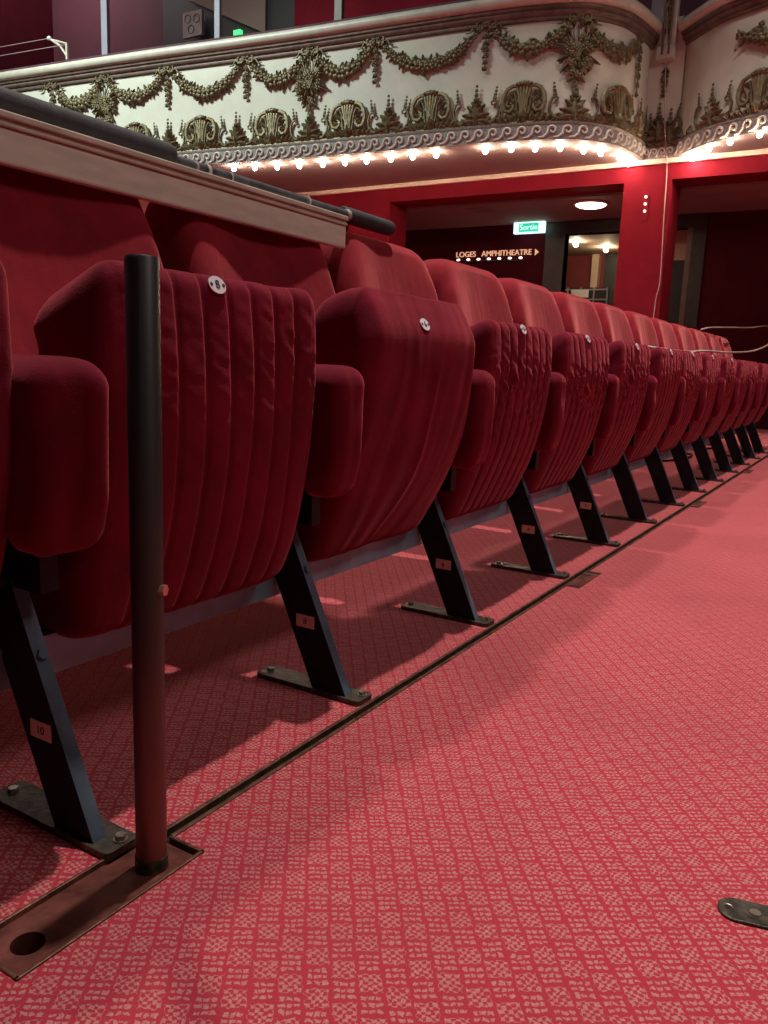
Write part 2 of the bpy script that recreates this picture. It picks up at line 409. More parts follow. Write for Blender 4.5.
# ------------------------------------------------------------------ seats
S = .52
CURVE = [(.18, .155), (.215, .142), (.27, .116), (.35, .088), (.44, .066), (.52, .054), (.60, .052), (.68, .060)]
CURVE8 = [(.18, .140), (.215, .118), (.27, .095), (.35, .078), (.44, .066), (.52, .060), (.60, .058), (.68, .064)]
HY, HZ = .19, .28      # hinge
def cushion_mesh(kind, seed):
    cur = CURVE8 if kind == 'neat' else CURVE
    loose = kind == 'loose'
    wd = .213; z0, z1 = .200, (.706 if loose else .684)
    dense = 96 if kind in ('crinkled', 'neat') else 60
    mb = rbox((-wd, 0, z0), (wd, .125, z1), .030, (118, 4, dense))
    pitch = .047
    out = []
    for p in mb.v:
        x, y, z = p
        front = 1-sstep(.0, .05, y); zz = z
        inner = sstep(wd, wd-.035, abs(x))
        yy = smooth_table(cur, z)+y*(1.0+.10*sstep(.5, .68, z)+.22*sstep(.42, .30, z) if cur is CURVE else 1.0+.10*sstep(.5, .68, z)+.45*sstep(.42, .30, z))
        d = 0
        if not loose:
            u = x/pitch; s_ = abs(math.sin(math.pi*u)); body = front*inner; ci = math.floor(u)
            if abs(x) < .188: d -= (.0042*(1-math.exp(-((u-round(u))*pitch/.0042)**2))+.0018*s_-.004)*body
            puck = s_**.6 if abs(x) < .188 else .6
            if kind == 'crinkled': am = math.exp(-((z-.515)/.062)**2)*.0060+.0007
            elif kind == 'neat': am = math.exp(-((z-.56)/.12)**2)*.0016+.0005
            else: am = .0012
            am *= .55+.9*max(0, noise.noise(Vector((x*7, z*9, seed*1.7)))+.35)
            nz_ = noise.noise(Vector((x*18+ci*3.7, seed*7.7, z*(58+18*noise.noise(Vector((ci*2.1, seed, 0))))+(u-ci-.5)*1.6+ci*1.3)))+.5*noise.noise(Vector((x*40, z*95, seed)))
            d += am*nz_*body*puck*1.6
            d += (.0022*noise.noise(Vector((x*16, z*11, seed*3.3)))+.006*noise.noise(Vector((x*6, z*5, seed*2.1))))*body
        else:
            # loose cover: long draped folds running down and slightly across
            sk = x*21+(z-.68)*-3.2+1.2*noise.noise(Vector((x*5, z*4, seed+30)))
            fo = noise.noise(Vector((sk*.8, z*1.5, seed)))
            d += (.0050*(abs(fo)*1.7-.45)+.0018*noise.noise(Vector((sk*1.9, z*2.6, seed+4))))*front*inner*(.35+.65*sstep(.68, .55, z))
            d += .010*noise.noise(Vector((x*5, z*4, seed+9)))*front*inner
        # sagging belly of the padding
        d -= .009*front*math.cos(min(1, abs(x)/wd)*math.pi/2)*math.sin(max(0, min(1, (z-z0)/(z1-z0)))*math.pi)
        yy += d
        side = sstep(wd-.02, wd, abs(x))
        xx = x*(1+.010*math.sin(z*14+seed))+(.005*noise.noise(Vector((y*20, z*12, seed+2))))*side
        # top falls away to the back and rounds at the corners
        if loose:
            zz -= (.10*max(0, y-.04)+1.6*max(0, y-.06)**1.5)*sstep(.50, .68, z); yy += .028*sstep(.63, .70, z)*front
        else: zz -= .48*max(0, y-.01)*sstep(.55, .68, z)
        R_ = .045 if not loose else .05
        ex = max(0, abs(x)-(wd-R_)); zz -= (R_-math.sqrt(max(0, R_*R_-ex*ex)))*.6*sstep(.5, .68, z)
        ex = max(0, abs(x)-(wd-.07)); zz += (.07-math.sqrt(max(0, .0049-min(ex, .07)**2)))*.14*(1-sstep(.2, .36, z))
        zz += .0030*noise.noise(Vector((x*13, y*9, seed+5)))*sstep(.55, .68, z)
        xx *= 1-.015*(1-sstep(.19, .36, z))
        out.append(Vector((xx, yy-HY, zz-HZ)))
    mb.v = out
    return mb.mesh('seat_cushion', M['velvet'], 75)
def back_mesh(seed):
    wd = .233; z0, z1 = .29, .890; th = .10
    mb = rbox((-wd, 0, z0), (wd, th, z1), .034, (48, 3, 30))
    BC = [(.29, .232), (.34, .255), (.42, .296), (.50, .335), (.62, .378), (.73, .412), (.80, .430), (.888, .455)]
    out = []
    for p in mb.v:
        x, y, z = p; front = 1-sstep(0, .07, y)
        yy = smooth_table(BC, z, .03)+y
        yy -= .025*sstep(.03, .235, abs(x))*front*(1-.6*sstep(.80, .888, z))
        if abs(x) < .19:
            s_ = abs(math.sin(math.pi*x/.075)); yy += .0009*(1-min(1, s_*5))*front*(1-sstep(.78, .86, z))
        yy += .004*noise.noise(Vector((x*8, z*7, seed)))*front
        R_ = .085; ex = max(0, abs(x)-(wd-R_)); zz = z-(R_-math.sqrt(max(0, R_*R_-ex*ex)))*sstep(.70, .888, z)*.85
        zz -= .006*(abs(x)/wd)**2*sstep(.7, .88, z)
        xx = x*(1-.035*sstep(.70, .88, z))
        out.append(Vector((xx, yy, zz)))
    mb.v = out
    return mb.mesh('backrest', M['velvet_back'], 60)
def arm_mesh(seed, wd=.0425):
    r0 = min(.026, wd*.62)
    mb = rbox((-wd, .018, .385), (wd, .33, .567), r0, (8, 20, 14))
    out = []
    for p in mb.v:
        x, y, z = p
        nearf = 1-sstep(.085, .115, y)
        t = 1-sstep(.372, .50, z)
        zz = z-.034*nearf*t
        yy = y+.020*(1-sstep(.33, .43, zz))*nearf*(1-sstep(.02, .1, y))
        zz += -.010*(x/wd)**2*sstep(.5, .567, z)-.004*sstep(.06, .0, y)
        xx = x*(1+.05*math.sin(z*22+seed))+.003*noise.noise(Vector((y*14, z*12, seed)))
        yy += .002*noise.noise(Vector((x*40, z*16, seed+3)))
        out.append(Vector((xx, yy, zz)))
    mb.v = out
    return mb.mesh('armrest', M['velvet'], 60)

cush = {('neat', 0): cushion_mesh('neat', 1), ('loose', 0): cushion_mesh('loose', 2), ('crinkled', 0): cushion_mesh('crinkled', 3), ('crinkled', 1): cushion_mesh('crinkled', 5), ('pleated', 0): cushion_mesh('pleated', 4), ('pleated', 1): cushion_mesh('pleated', 8)}
backs = [back_mesh(1), back_mesh(2)]
arms = [arm_mesh(1), arm_mesh(2.5), arm_mesh(4, .036), arm_mesh(5.5, .034), arm_mesh(7, .0485)]
def leg_meshes():
    m_ = MB(); zb, zt_ = .008, .305; yb_, yt_ = .018, .156; dp = .071; xa_, xb_ = .006, .025
    m_.hexa([(xa_, yb_, zb), (xb_, yb_, zb), (xb_, yb_+dp, zb), (xa_, yb_+dp, zb), (xa_, yt_, zt_), (xb_, yt_, zt_), (xb_, yt_+dp, zt_), (xa_, yt_+dp, zt_)])
    m_.m = [1, 1, 0, 1, 1, 1]  # lit blue on the front, black elsewhere: shading put into the colour
    leg = m_.mesh('leg', [M['legface'], M['black']], 0)
    f_ = MB(); W0, W1, Lf = .0, .048, .214
    pts = []
    for cx_, cy_, a0 in ((W1-.008, .008-.012, -90), (W1-.008, Lf-.008, 0), (W0+.008, Lf-.008, 90), (W0+.008, .008-.012, 180)):
        for j in range(5):
            q = math.radians(a0+90*j/4); pts.append((cx_+.008*math.cos(q), cy_+.008*math.sin(q)))
    nP = len(pts)
    f_.add([(*p, 0) for p in pts]+[(*p, .009) for p in pts], [tuple(range(nP-1, -1, -1)), tuple(range(nP, 2*nP))]+[(k, (k+1) % nP, nP+(k+1) % nP, nP+k) for k in range(nP)])
    foot = f_.mesh('foot_plate', M['greasy'], 30)
    b_ = MB(); b_.disc((.030, .000, .009), .0085, (0, 0, 1), .0016, 20); b_.disc((.030, .0, .0106), .0066, (0, 0, 1), .0055, 6); fb = b_.mesh('bolt', M['bolt'], 20)
    b_ = MB(); b_.disc((.024, .197, .009), .0065, (0, 0, 1), .005, 6); rb = b_.mesh('bolt', M['bolt'], 20)
    nrm = Vector((0, -.297, .15)).normalized()
    b_ = MB(); b_.disc(Vector((.0155, .1145, .2165)), .0068, nrm, .005, 6); lb = b_.mesh('bolt', M['legface'], 20)
    return leg, foot, fb, rb, lb
LEG, FOOT, FB, RB, LB = leg_meshes()
def bracket_mesh():
    m_ = MB()
    m_.box(.008, .032, .10, .25, .295, .43)                       # side plate rising into the arm
    m_.box(.009, .024, .24, .36, .40, .44)                        # arm carrying the back
    m_.tube([(-.035, .175, .305), (.070, .175, .305)], .018, 14)   # pivot barrel
    m_.tube([(-.045, .20, .285), (.075, .20, .285)], .010, 10)     # pivot rod
    m_.box(-.045, -.018, .14, .21, .29, .335); m_.box(.044, .058, .16, .20, .285, .325)
    return m_.mesh('hinge_bracket', M['black'], 30)
BR = bracket_mesh()
def plate_mesh(num):
    m_ = MB(); m_.disc((0, 0, 0), .0155, (0, -1, 0), .0016, 32, 0, 1.0, .78)
    for sx in (-.0112, .0112): m_.disc((sx, -.0016, 0), .0024, (0, -1, 0), .0008, 10, 1)
    if num: m_.text(num, .0165, (0, -.0022, 0), (1, 0, 0), (0, 0, 1), 1, .0003)
    return m_.mesh('number_plate', [M['enamel'], M['ink']], 30)
def label_mesh(num):
    # tan label riveted on the leg's side face (facing -X)
    m_ = MB(); yc, zc = .107, .126
    m_.box(.0046, .006, yc-.019, yc+.019, zc-.011, zc+.011, 0)
    m_.text(num, .015, (.0044, yc, zc), (0, -1, 0), (0, 0, 1), 1, .0003)
    return m_.mesh('number_label', [M['label'], M['ink']], 0)

ORD = {5: 'fifth', 6: 'sixth', 7: 'seventh', 8: 'eighth', 9: 'ninth', 10: 'tenth', 11: 'eleventh', 12: 'twelfth', 13: 'thirteenth', 14: 'fourteenth'}
specs = {-1: ('pleated', 0, '', '10', -.02), 0: ('neat', 0, '8', '8', 0), 1: ('loose', 0, '6', '6', .075), 2: ('crinkled', 0, '4', '4', 0), 3: ('crinkled', 1, '2', '2', -.01),
         4: ('crinkled', 0, '?', '', .01), 5: ('pleated', 1, '?', '', .03), 6: ('crinkled', 1, '?', '', -.02)}
text_for = {-1: 'folded red velvet theatre seat cut off by the left frame edge, its leg labelled 10',
            0: 'folded red velvet theatre seat with oval plate 8, right behind the metal pole',
            1: 'folded red velvet theatre seat with plate 6 under a loose draped cover',
            2: 'folded red velvet theatre seat with plate 4, third whole seat from the pole',
            3: 'folded red velvet theatre seat with plate 2, fourth whole seat from the pole'}
for i in range(-1, 13):
    kind, var, num, lab, tilt = specs.get(i, ('pleated' if i % 2 else 'crinkled', i % 2, '?' if i < 9 else '', '', [.02, -.02, .01][i % 3]))
    lb_ = text_for.get(i) or ('folded red velvet theatre seat, %s whole seat along the row from the pole' % ORD[i+1] if i < 12 else 'folded red velvet theatre seat, furthest of the row by the dark wall')
    bx = i*S+.28
    ch = thing('theatre_seat', lb_, 'theatre seat', (bx, .22, 0), 'row of tip-up theatre seats')
    c = link('seat_cushion', cush[(kind, var)], ch, (0, HY-.22, HZ)); c.rotation_euler = (tilt, 0, 0)
    if num:
        pl = link('number_plate', plate_mesh('' if num == '?' else num), c)
        zl = .664 if kind != 'loose' else .655
        tree = BVHTree.FromPolygons([v.co for v in c.data.vertices], [tuple(f.vertices) for f in c.data.polygons])
        hit, nor, _, _ = tree.ray_cast(Vector((-.022, -.6, zl-HZ)), Vector((0, 1, 0)))
        tilt_n = math.atan2(max(0, nor.z), -nor.y)
        pl.location = hit+Vector((0, -.0012, .0005)); pl.rotation_euler = (-min(.55, tilt_n), 0, 0)
    link('backrest', backs[i % 2], ch, (-.022, -.22, 0))
    if i < 12:
        a = link('armrest', arms[{-1: 4, 0: 0, 1: 1}.get(i, 2+i % 2)], ch, (S-.28+(.008 if i < 2 else -.001), -.22 if i < 2 else -.205, 0))
        lo = (S-.28, -.22, 0)
        L_ = link('leg', LEG, ch, lo)
        link('foot_plate', FOOT, L_); link('bolt', FB, L_); link('bolt', RB, L_); link('bolt', LB, L_)
        if lab: link('number_label', label_mesh(lab), L_)
        link('hinge_bracket', BR, ch, lo)
# steel beam tying the legs together
bm2 = MB(); bm2.box(-1.5, 6.35, .178, .181, .158, .212); bm2.box(-1.5, 6.35, .181, .212, .158, .161); bm2.box(-1.5, 6.35, .181, .212, .209, .212)
tag(bm2.build('support_beam', M['steel'], None, 0), 'long blue-grey steel channel beam joining the seat legs under the row', 'beam')

# ------------------------------------------------------------------ beige ledge and padded rail on the seat backs
led = thing('wooden_ledge', 'beige wooden ledge with moulded top edge lying across the nearest seat backs', 'ledge', (-.2, .44, .86))
m_ = MB(); m_.box(-1.2, 1.25, -.035, -.017, -.030, .020); m_.build('front_board', M['beige'], led, 0, (0, 0, 0), .004)
for z0_, z1_, yo in ((.020, .026, -.039), (.026, .031, -.036), (.031, .041, -.041)):
    m_ = MB(); m_.box(-1.2, 1.25, yo, -.017, z0_, z1_); m_.build('moulding', M['beige_trim'], led, 0, (0, 0, 0), .002)
for q in (-1.1, 1.12):
    m_ = MB(); m_.box(q, q+.05, .72, .77, -.86, .031); m_.build('leg', M['beige'], led, 0, (0, 0, 0), .003)  # unseen legs added to carry the deepened top board
m_ = MB(); m_.box(-1.2, 1.235, -.017, .80, .031, .040); m_.build('top_board', M['beige'], led, 0, (0, 0, 0), .002)  # extended out of view behind to shade the floor under the near seats
pr = thing('padded_rail', 'black padded tube in three thicknesses with tape bands lying on the beige ledge', 'tube', (-.2, .445, .90))
def sleeve(name, x0, x1, r, z, y, mat, z1=None):
    z1 = z if z1 is None else z1
    t_ = MB(); L = x1-x0; e = min(.012, r*.6); P_ = [0, .25*e, e]+[e+(L-2*e)*k/6 for k in range(1, 6)]+[L-e, L-.25*e, L]
    rr = [r*.6, r*.9, r]+[r]*5+[r, r*.9, r*.6]
    t_.tube([(x0+q, y, z+(z1-z)*q/L) for q in P_], rr, 20, caps=True); return t_.build(name, mat, pr, 45)
sleeve('thick_sleeve', -1.2, .748, .0215, .0225, .0, M['foam'])
sleeve('thin_sleeve', .735, 1.15, .0115, .017, .002, M['tube'])
sleeve('end_sleeve', 1.14, 1.31, .0135, .0150, .004, M['tube'])
sleeve('end_sleeve', 1.30, 1.53, .0190, .0195, .012, M['foam'])
for q, l_ in ((.80, .012), (.835, .006), (.895, .010), (1.145, .012), (1.30, .02)):
    sleeve('tape_band', q, q+l_, .0125 if q < 1.1 else .0150, .017, .002 if q < 1.1 else .004, M['tape'])

# ------------------------------------------------------------------ hall end: beam, columns, passage, lobby
XB, XBb, XW = 7.8, 8.19, 9.5
def struct_box(name, x0, x1, y0, y1, z0, z1, mat, bevel=0):
    m_ = MB(); m_.box(x0, x1, y0, y1, z0, z1); return structure(m_.build(name, mat, None, 0, (0, 0, 0), bevel))
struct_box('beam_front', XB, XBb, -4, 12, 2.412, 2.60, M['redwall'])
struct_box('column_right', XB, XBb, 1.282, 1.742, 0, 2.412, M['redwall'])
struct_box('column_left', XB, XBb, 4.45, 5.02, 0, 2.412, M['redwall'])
struct_box('trim_1', XB-.045, XB, -4, 12, 2.555, 2.60, M['creammould'], .004)
struct_box('ceiling', XBb, XW+.02, -4, 12, 2.39, 2.41, M['ceil'])
# back wall of the passage with the lobby opening
OY0, OY1, OZ = 1.40, 2.91, 2.235
wb = MB()
wb.box(XW, XW+.12, OY1, 12, 0, 2.39); wb.box(XW, XW+.12, -4, OY0, 0, 2.39); wb.box(XW, XW+.12, OY0, OY1, OZ, 2.39)
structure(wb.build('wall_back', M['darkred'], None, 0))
df = MB(); df.box(XW-.03, XW+.13, OY1, OY1+.25, 0, OZ+.14); df.box(XW-.03, XW+.13, OY0-.16, OY0, 0, OZ+.14); df.box(XW-.03, XW+.13, OY0, OY1, OZ, OZ+.14)
o = structure(df.build('door_1', M['frame'], None, 0))
jm = MB(); jm.box(XW-.035, XW+.14, OY0-.012, OY0+.045, 0, OZ); jm.build('jamb', M['framelit'], o, 0)  # lighter copy of the frame brown, painting the light on this jamb
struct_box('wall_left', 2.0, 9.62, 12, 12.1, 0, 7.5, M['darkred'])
# lobby shell
LX = 12.0
struct_box('wall_lobby', LX, LX+.1, 0, 5.5, 0, 2.32, M['lobbyred'])
struct_box('ceiling_lobby', XW+.12, LX+.1, 0, 5.5, 2.32, 2.36, M['lobby'])
struct_box('wall_lobby_side', XW+.12, LX, -.1, 0, 0, 2.36, M['lobbyred']); struct_box('wall_lobby_end', XW+.12, LX, 5.5, 5.6, 0, 2.36, M['lobbyred'])
struct_box('trim_2', LX-.12, LX, 3.215, 3.32, 0, 2.32, M['lobby'])
struct_box('wall_lobby_pier', LX-.1, LX, 2.2, 3.13, 0, 2.32, M['dark'])
bp = MB(); bp.box(LX-2.0, LX-1.9, .9, 1.78, 1.95, 2.32); structure(bp.build('trim_3', M['lobby'], None, 0))
d2 = MB(); d2.box(LX-1.96, LX-1.9, .9, 1.78, 0, 1.95); o = structure(d2.build('door_2', M['dark'], None, 0))
h2 = MB(); h2.box(LX-1.985, LX-1.96, 1.30, 1.42, 1.60, 1.615); h2.build('door_sign', M['notice'], o, 0)
# display board in the lobby
db = thing('display_case', 'pale gridded display stand seen through the lobby opening beside the red column', 'display stand', (11.2, 3.2, 0))
m_ = MB(); m_.box(-.02, .02, -.38, .42, 0, 1.76); m_.build('panel', M['dark'], db, 0)
for k in range(4):
    z_ = 1.30+.14*k; f_ = MB(); f_.box(-.035, -.02, -.38, .42, z_, z_+.02); f_.build('bar', M['post'], db, 0)
for k in range(5):
    y_ = -.38+.78*k/4; f_ = MB(); f_.box(-.034, -.02, y_, y_+.02, .6, 1.76); f_.build('bar', M['post'], db, 0)
f_ = MB(); f_.box(-.037, -.03, -.10, .16, 1.62, 1.73); f_.build('sheet', M['enamel'], db, 0)
for (bx_, by_, wh) in ((10.6, 3.15, 'nearer the exit sign, left'), (10.6, 2.80, 'nearer the red column, right')):
    t_ = thing('ceiling_bulb', 'bright bare bulb on the lobby ceiling, ' + wh, 'light bulb', (bx_, by_, 2.32), 'lobby ceiling bulbs')
    if by_ < 3: t_.location = (11.2, 2.91, 2.32)
    m_ = MB(); m_.disc((0, 0, 0), .04, (0, 0, -1), .018, 18); m_.build('socket', M['creammould'], t_, 30)
    m_ = MB(); m_.ball((0, 0, -.042), .033, 14, 8); m_.build('bulb', M['lobbybulb'], t_, 60)
# faint sign in the lobby
# round passage light
rl = thing('ceiling_light', 'round flush ceiling light glowing warm white in the passage', 'ceiling light', (8.52, 2.30, 2.39))
m_ = MB()
prof = [(.185, 0), (.185, -.018), (.165, -.022)]
for (ra, za), (rb_, zb_) in zip(prof, prof[1:]): m_.tube([(0, 0, za), (0, 0, zb_-1e-4)], [ra, rb_], 36, caps=False)
m_.build('rim', M['creammould'], rl, 30)
m_ = MB(); m_.ball((0, 0, -.015), (.168, .168, .040), 36, 10); m_.build('diffuser', M['lamp'], rl, 60)
vt = thing('ceiling_vent', 'faint square brown vent on the passage ceiling left of the exit sign', 'vent', (8.47, 3.616, 2.39))
m_ = MB(); m_.box(-.13, .13, -.13, .13, -.012, 0); m_.build('frame', M['ceil'], vt, 0)
for k in range(4):
    m_ = MB(); m_.box(-.11, .11, -.1+.055*k, -.075+.055*k, -.016, -.012); m_.build('slat', M['framelit'], vt, 0)
# exit sign
ex = thing('exit_sign', 'green and white illuminated exit sign under the passage ceiling', 'sign', (9.36, 3.34, 2.32))
m_ = MB(); m_.box(-.03, .03, -.205, .205, -.075, .062); m_.build('light_box', M['exitwhite'], ex, 0, (0, 0, 0), .006)
m_ = MB(); m_.box(-.034, -.030, -.13, .13, -.058, .045, 0); m_.text('Sortie', .098, (-.0345, 0, -.006), (0, -1, 0), (0, 0, 1), 1, .001); m_.build('green_panel', [M['exitgreen'], M['exitwhite']], ex, 0)
m_ = MB(); m_.box(-.01, .01, -.15, -.13, .062, .07); m_.box(-.01, .01, .13, .15, .062, .07); m_.build('hanger', M['frame'], ex, 0)
# letters on wall
ls = thing('wall_sign', 'lit lettering on the dark red passage wall with small lamps below', 'sign', (9.49, 3.87, 2.0))
m_ = MB(); m_.text('LOGES   AMPHITHEATRE', .098, (-.012, .005, .035), (0, -1, 0), (0, 0, 1), 0, .008); m_.build('lettering', M['letters'], ls, 0)
m_ = MB(); m_.add([(-.012, -.575, -.005), (-.012, -.625, .035), (-.012, -.575, .075), (.0, -.575, -.005), (.0, -.625, .035), (.0, -.575, .075)], [(0, 2, 1), (3, 4, 5), (0, 1, 4, 3), (1, 2, 5, 4), (2, 0, 3, 5)]); m_.build('arrow', M['letters'], ls, 0)
m_ = MB(); m_.box(-.05, -.02, -.43, .53, -.066, -.045); m_.build('lamp_bar', M['frame'], ls, 0)
for k in range(7):
    m_ = MB(); m_.ball((-.045, -.40+.148*k, -.034), (.018, .026, .016), 10, 6); m_.build('small_lamp', M['led'], ls, 60)
# switch strip on the column
cs2 = thing('switch_strip', 'small strip with three white indicator lights on the red column', 'switch', (7.8, 1.512, 2.18))
m_ = MB(); m_.box(-.012, 0, -.03, .03, -.14, .10); m_.build('plate', M['redwall'], cs2, 0, (0, 0, 0), .003)
for k in range(3):
    m_ = MB(); m_.disc((-.012, 0, .085-.066*k), .013, (-1, 0, 0), .006, 12); m_.build('indicator', M['led'], cs2, 30)
t_ = MB(); t_.ball((7.79, 4.70, 2.235), .014, 10, 6); tag(t_.build('wall_lamp', M['led'], None, 60), 'tiny glowing lamp on the left red column above the black tube', 'lamp')

# ------------------------------------------------------------------ balconies
def catmull(P, n=10):
    P = [Vector((*p, 0)) for p in P]; P = [2*P[0]-P[1]]+P+[2*P[-1]-P[-2]]; out = []
    for i in range(1, len(P)-2):
        for k in range(n):
            t = k/n; a, b_, c_, d_2 = P[i-1:i+3]
            out.append(.5*((2*b_)+(-a+c_)*t+(2*a-5*b_+4*c_-d_2)*t*t+(-a+3*b_-3*c_+d_2)*t**3))
    out.append(P[-2]); return out
class Front:
    def __init__(s, P):
        s.p = catmull(P); s.u = [0]
        for a, b_ in zip(s.p, s.p[1:]): s.u.append(s.u[-1]+(b_-a).length)
        s.L = s.u[-1]
    def at(s, u):
        u = max(0, min(s.L-1e-6, u)); lo, hi = 0, len(s.u)-1
        while hi-lo > 1:
            m = (lo+hi)//2
            if s.u[m] <= u: lo = m
            else: hi = m
        t = (u-s.u[lo])/(s.u[hi]-s.u[lo]); p = s.p[lo].lerp(s.p[hi], t)
        ta = (s.p[min(lo+2, len(s.p)-1)]-s.p[max(lo-1, 0)]).normalized()
        return p, Vector((ta.y, -ta.x, 0))*s.sgn
    sgn = 1
    def map(s, u, z, n):
        p, N = s.at(u); return p+N*n+Vector((0, 0, z))
    def sweep(s, mb, prof, mi=0, u0=0, u1=None, step=.06):
        u1 = s.L if u1 is None else u1; K = max(2, int((u1-u0)/step)); m = len(prof)
        vs = [s.map(u0+(u1-u0)*k/K, z, n) for k in range(K+1) for (n, z) in prof]
        fs = [(k*m+j, (k+1)*m+j, (k+1)*m+j+1, k*m+j+1) for k in range(K) for j in range(m-1)]
        mb.add(vs, fs, mi); return mb

# --- relief ornaments in (a = along, z = up, n = outward) coordinates
def leaf(mb, a, z, n, L, W, ang, fat=.012, curl=.0, mi=0):
    """a lobed leaf growing from (a,z) in direction ang, built as a closed low relief"""
    k = 6; d = (math.cos(ang), math.sin(ang)); e = (-d[1], d[0]); vs = []; fs = []
    for j in range(k+1):
        t = j/k; wv = W*math.sin(math.pi*(.12+.86*t))**.8*(1+.22*math.cos(t*14)); off = curl*t*t*L
        cx_, cz_ = a+d[0]*L*t+e[0]*off, z+d[1]*L*t+e[1]*off; lift = fat*(.5+.9*math.sin(math.pi*t))
        vs += [(cx_-e[0]*wv, cz_-e[1]*wv, n), (cx_, cz_, n+lift), (cx_+e[0]*wv, cz_+e[1]*wv, n), (cx_, cz_, n-.004)]
    for j in range(k):
        for q in range(4):
            q2 = (q+1) % 4; fs.append((4*j+q, 4*j+4+q, 4*j+4+q2, 4*j+q2))
    fs += [(0, 1, 2, 3), (4*k+3, 4*k+2, 4*k+1, 4*k)]
    mb.add([Vector((x, y, zz)) for x, y, zz in vs], fs, mi)
def blob(mb, a, z, n, r, mi=0, flat=.7): mb.ball((a, z, n), (r, r, r*flat), 6, 4, mi, Euler((0, 0, rnd.random()*3)).to_matrix())
def flower(mb, a, z, n, r, mi=0):
    k = 5; a0 = rnd.random()*6
    for j in range(k):
        q = a0+2*math.pi*j/k; blob(mb, a+r*.6*math.cos(q), z+r*.6*math.sin(q), n, r*.48, mi, .6)
    blob(mb, a, z, n+r*.25, r*.4, mi)
def stroke(mb, pts, r, n=.012, mi=0): mb.tube([(x, z, n) for x, z in pts], r, 6, mi)
def spiral(cx, cz, r0, r1, a0, a1, k=14): return [(cx+(r0+(r1-r0)*j/k)*math.cos(a0+(a1-a0)*j/k), cz+(r0+(r1-r0)*j/k)*math.sin(a0+(a1-a0)*j/k)) for j in range(k+1)]

def make_swag(width, sag):
    mb = MB(); K = max(7, int(width/.055))
    for j in range(K+1):
        t = j/K; a = (t-.5)*width; z = -sag*(1-(2*t-1)**2); fat = .032+.030*math.sin(math.pi*t)
        flower(mb, a, z, .018, fat*(.8+.4*rnd.random()))
        for q in range(3):
            th = rnd.random()*6.28; leaf(mb, a+.01*math.cos(th), z+.01*math.sin(th), .008, fat*1.5, fat*.40, th, .02)
    return mb
def make_bow(s=1.):
    mb = MB()
    for sg in (-1, 1):
        stroke(mb, [(sg*x*s, z*s) for x, z in ((0, 0), (.05, .035), (.09, .02), (.085, -.03), (.04, -.03), (.01, -.005))], .013*s, .02)
        stroke(mb, [(sg*x*s, z*s) for x, z in ((.06, -.02), (.12, .0), (.15, -.045), (.20, -.05))], [.013*s, .012*s, .010*s, .004*s], .015)
        leaf(mb, sg*.03*s, .02*s, .01, .07*s, .02*s, math.pi/2-sg*.7, .02)
    flower(mb, 0, .01, .025, .035*s); return mb
def make_drop(L=.32):
    mb = MB(); K = 6
    stroke(mb, [(0, 0), (.006, -L*.5), (0, -L)], .006, .008)
    for j in range(K):
        t = (j+.6)/K; r = .034*(1-abs(t-.45)*.9)
        flower(mb, .012*math.sin(j*2.3), -L*t, .016, r)
        for sg in (-1, 1): leaf(mb, 0, -L*t, .008, .055*(1-.5*t), .015, -math.pi/2+sg*.9, .014)
    return mb
def make_trophy():
    """big hanging bouquet with crossed stalks"""
    mb = MB()
    stroke(mb, [(0, .0), (.0, -.12)], .007, .01)
    for ang in (-2.75, -2.2, -1.8, -1.35, -.95, -.4, .35, .75, 2.4, 2.8):
        leaf(mb, .03*math.cos(ang), -.24, .012, .15+.09*rnd.random(), .022, ang, .025)
        flower(mb, .15*math.cos(ang), -.24+.17*math.sin(ang), .016, .022)
    for ang in (1.1, 1.35, 1.8, 2.05): stroke(mb, [(0, -.30), (.20*math.cos(ang), -.30+.24*math.sin(ang))], [.009, .005], .026)
    for ang in (-1.1, -2.05): stroke(mb, [(-.22*math.cos(ang), -.22-.25*math.sin(ang)), (.1*math.cos(ang), -.26+.12*math.sin(ang))], [.008, .008], .03)
    for j in range(20):
        q = rnd.random()*6.28; rr = .135*math.sqrt(rnd.random()); flower(mb, rr*math.cos(q), -.27+rr*1.2*math.sin(q), .03, .028+.012*rnd.random())
    for j in range(5): flower(mb, .02*math.sin(j*2), -.40-.035*j, .02, .03-.0035*j)
    for sg in (-1, 1):
        leaf(mb, 0, -.42, .01, .10, .022, -math.pi/2+sg*1.0, .018); leaf(mb, sg*.05, -.20, .012, .14, .026, sg*.25+(math.pi if sg < 0 else 0), .02)
    return mb
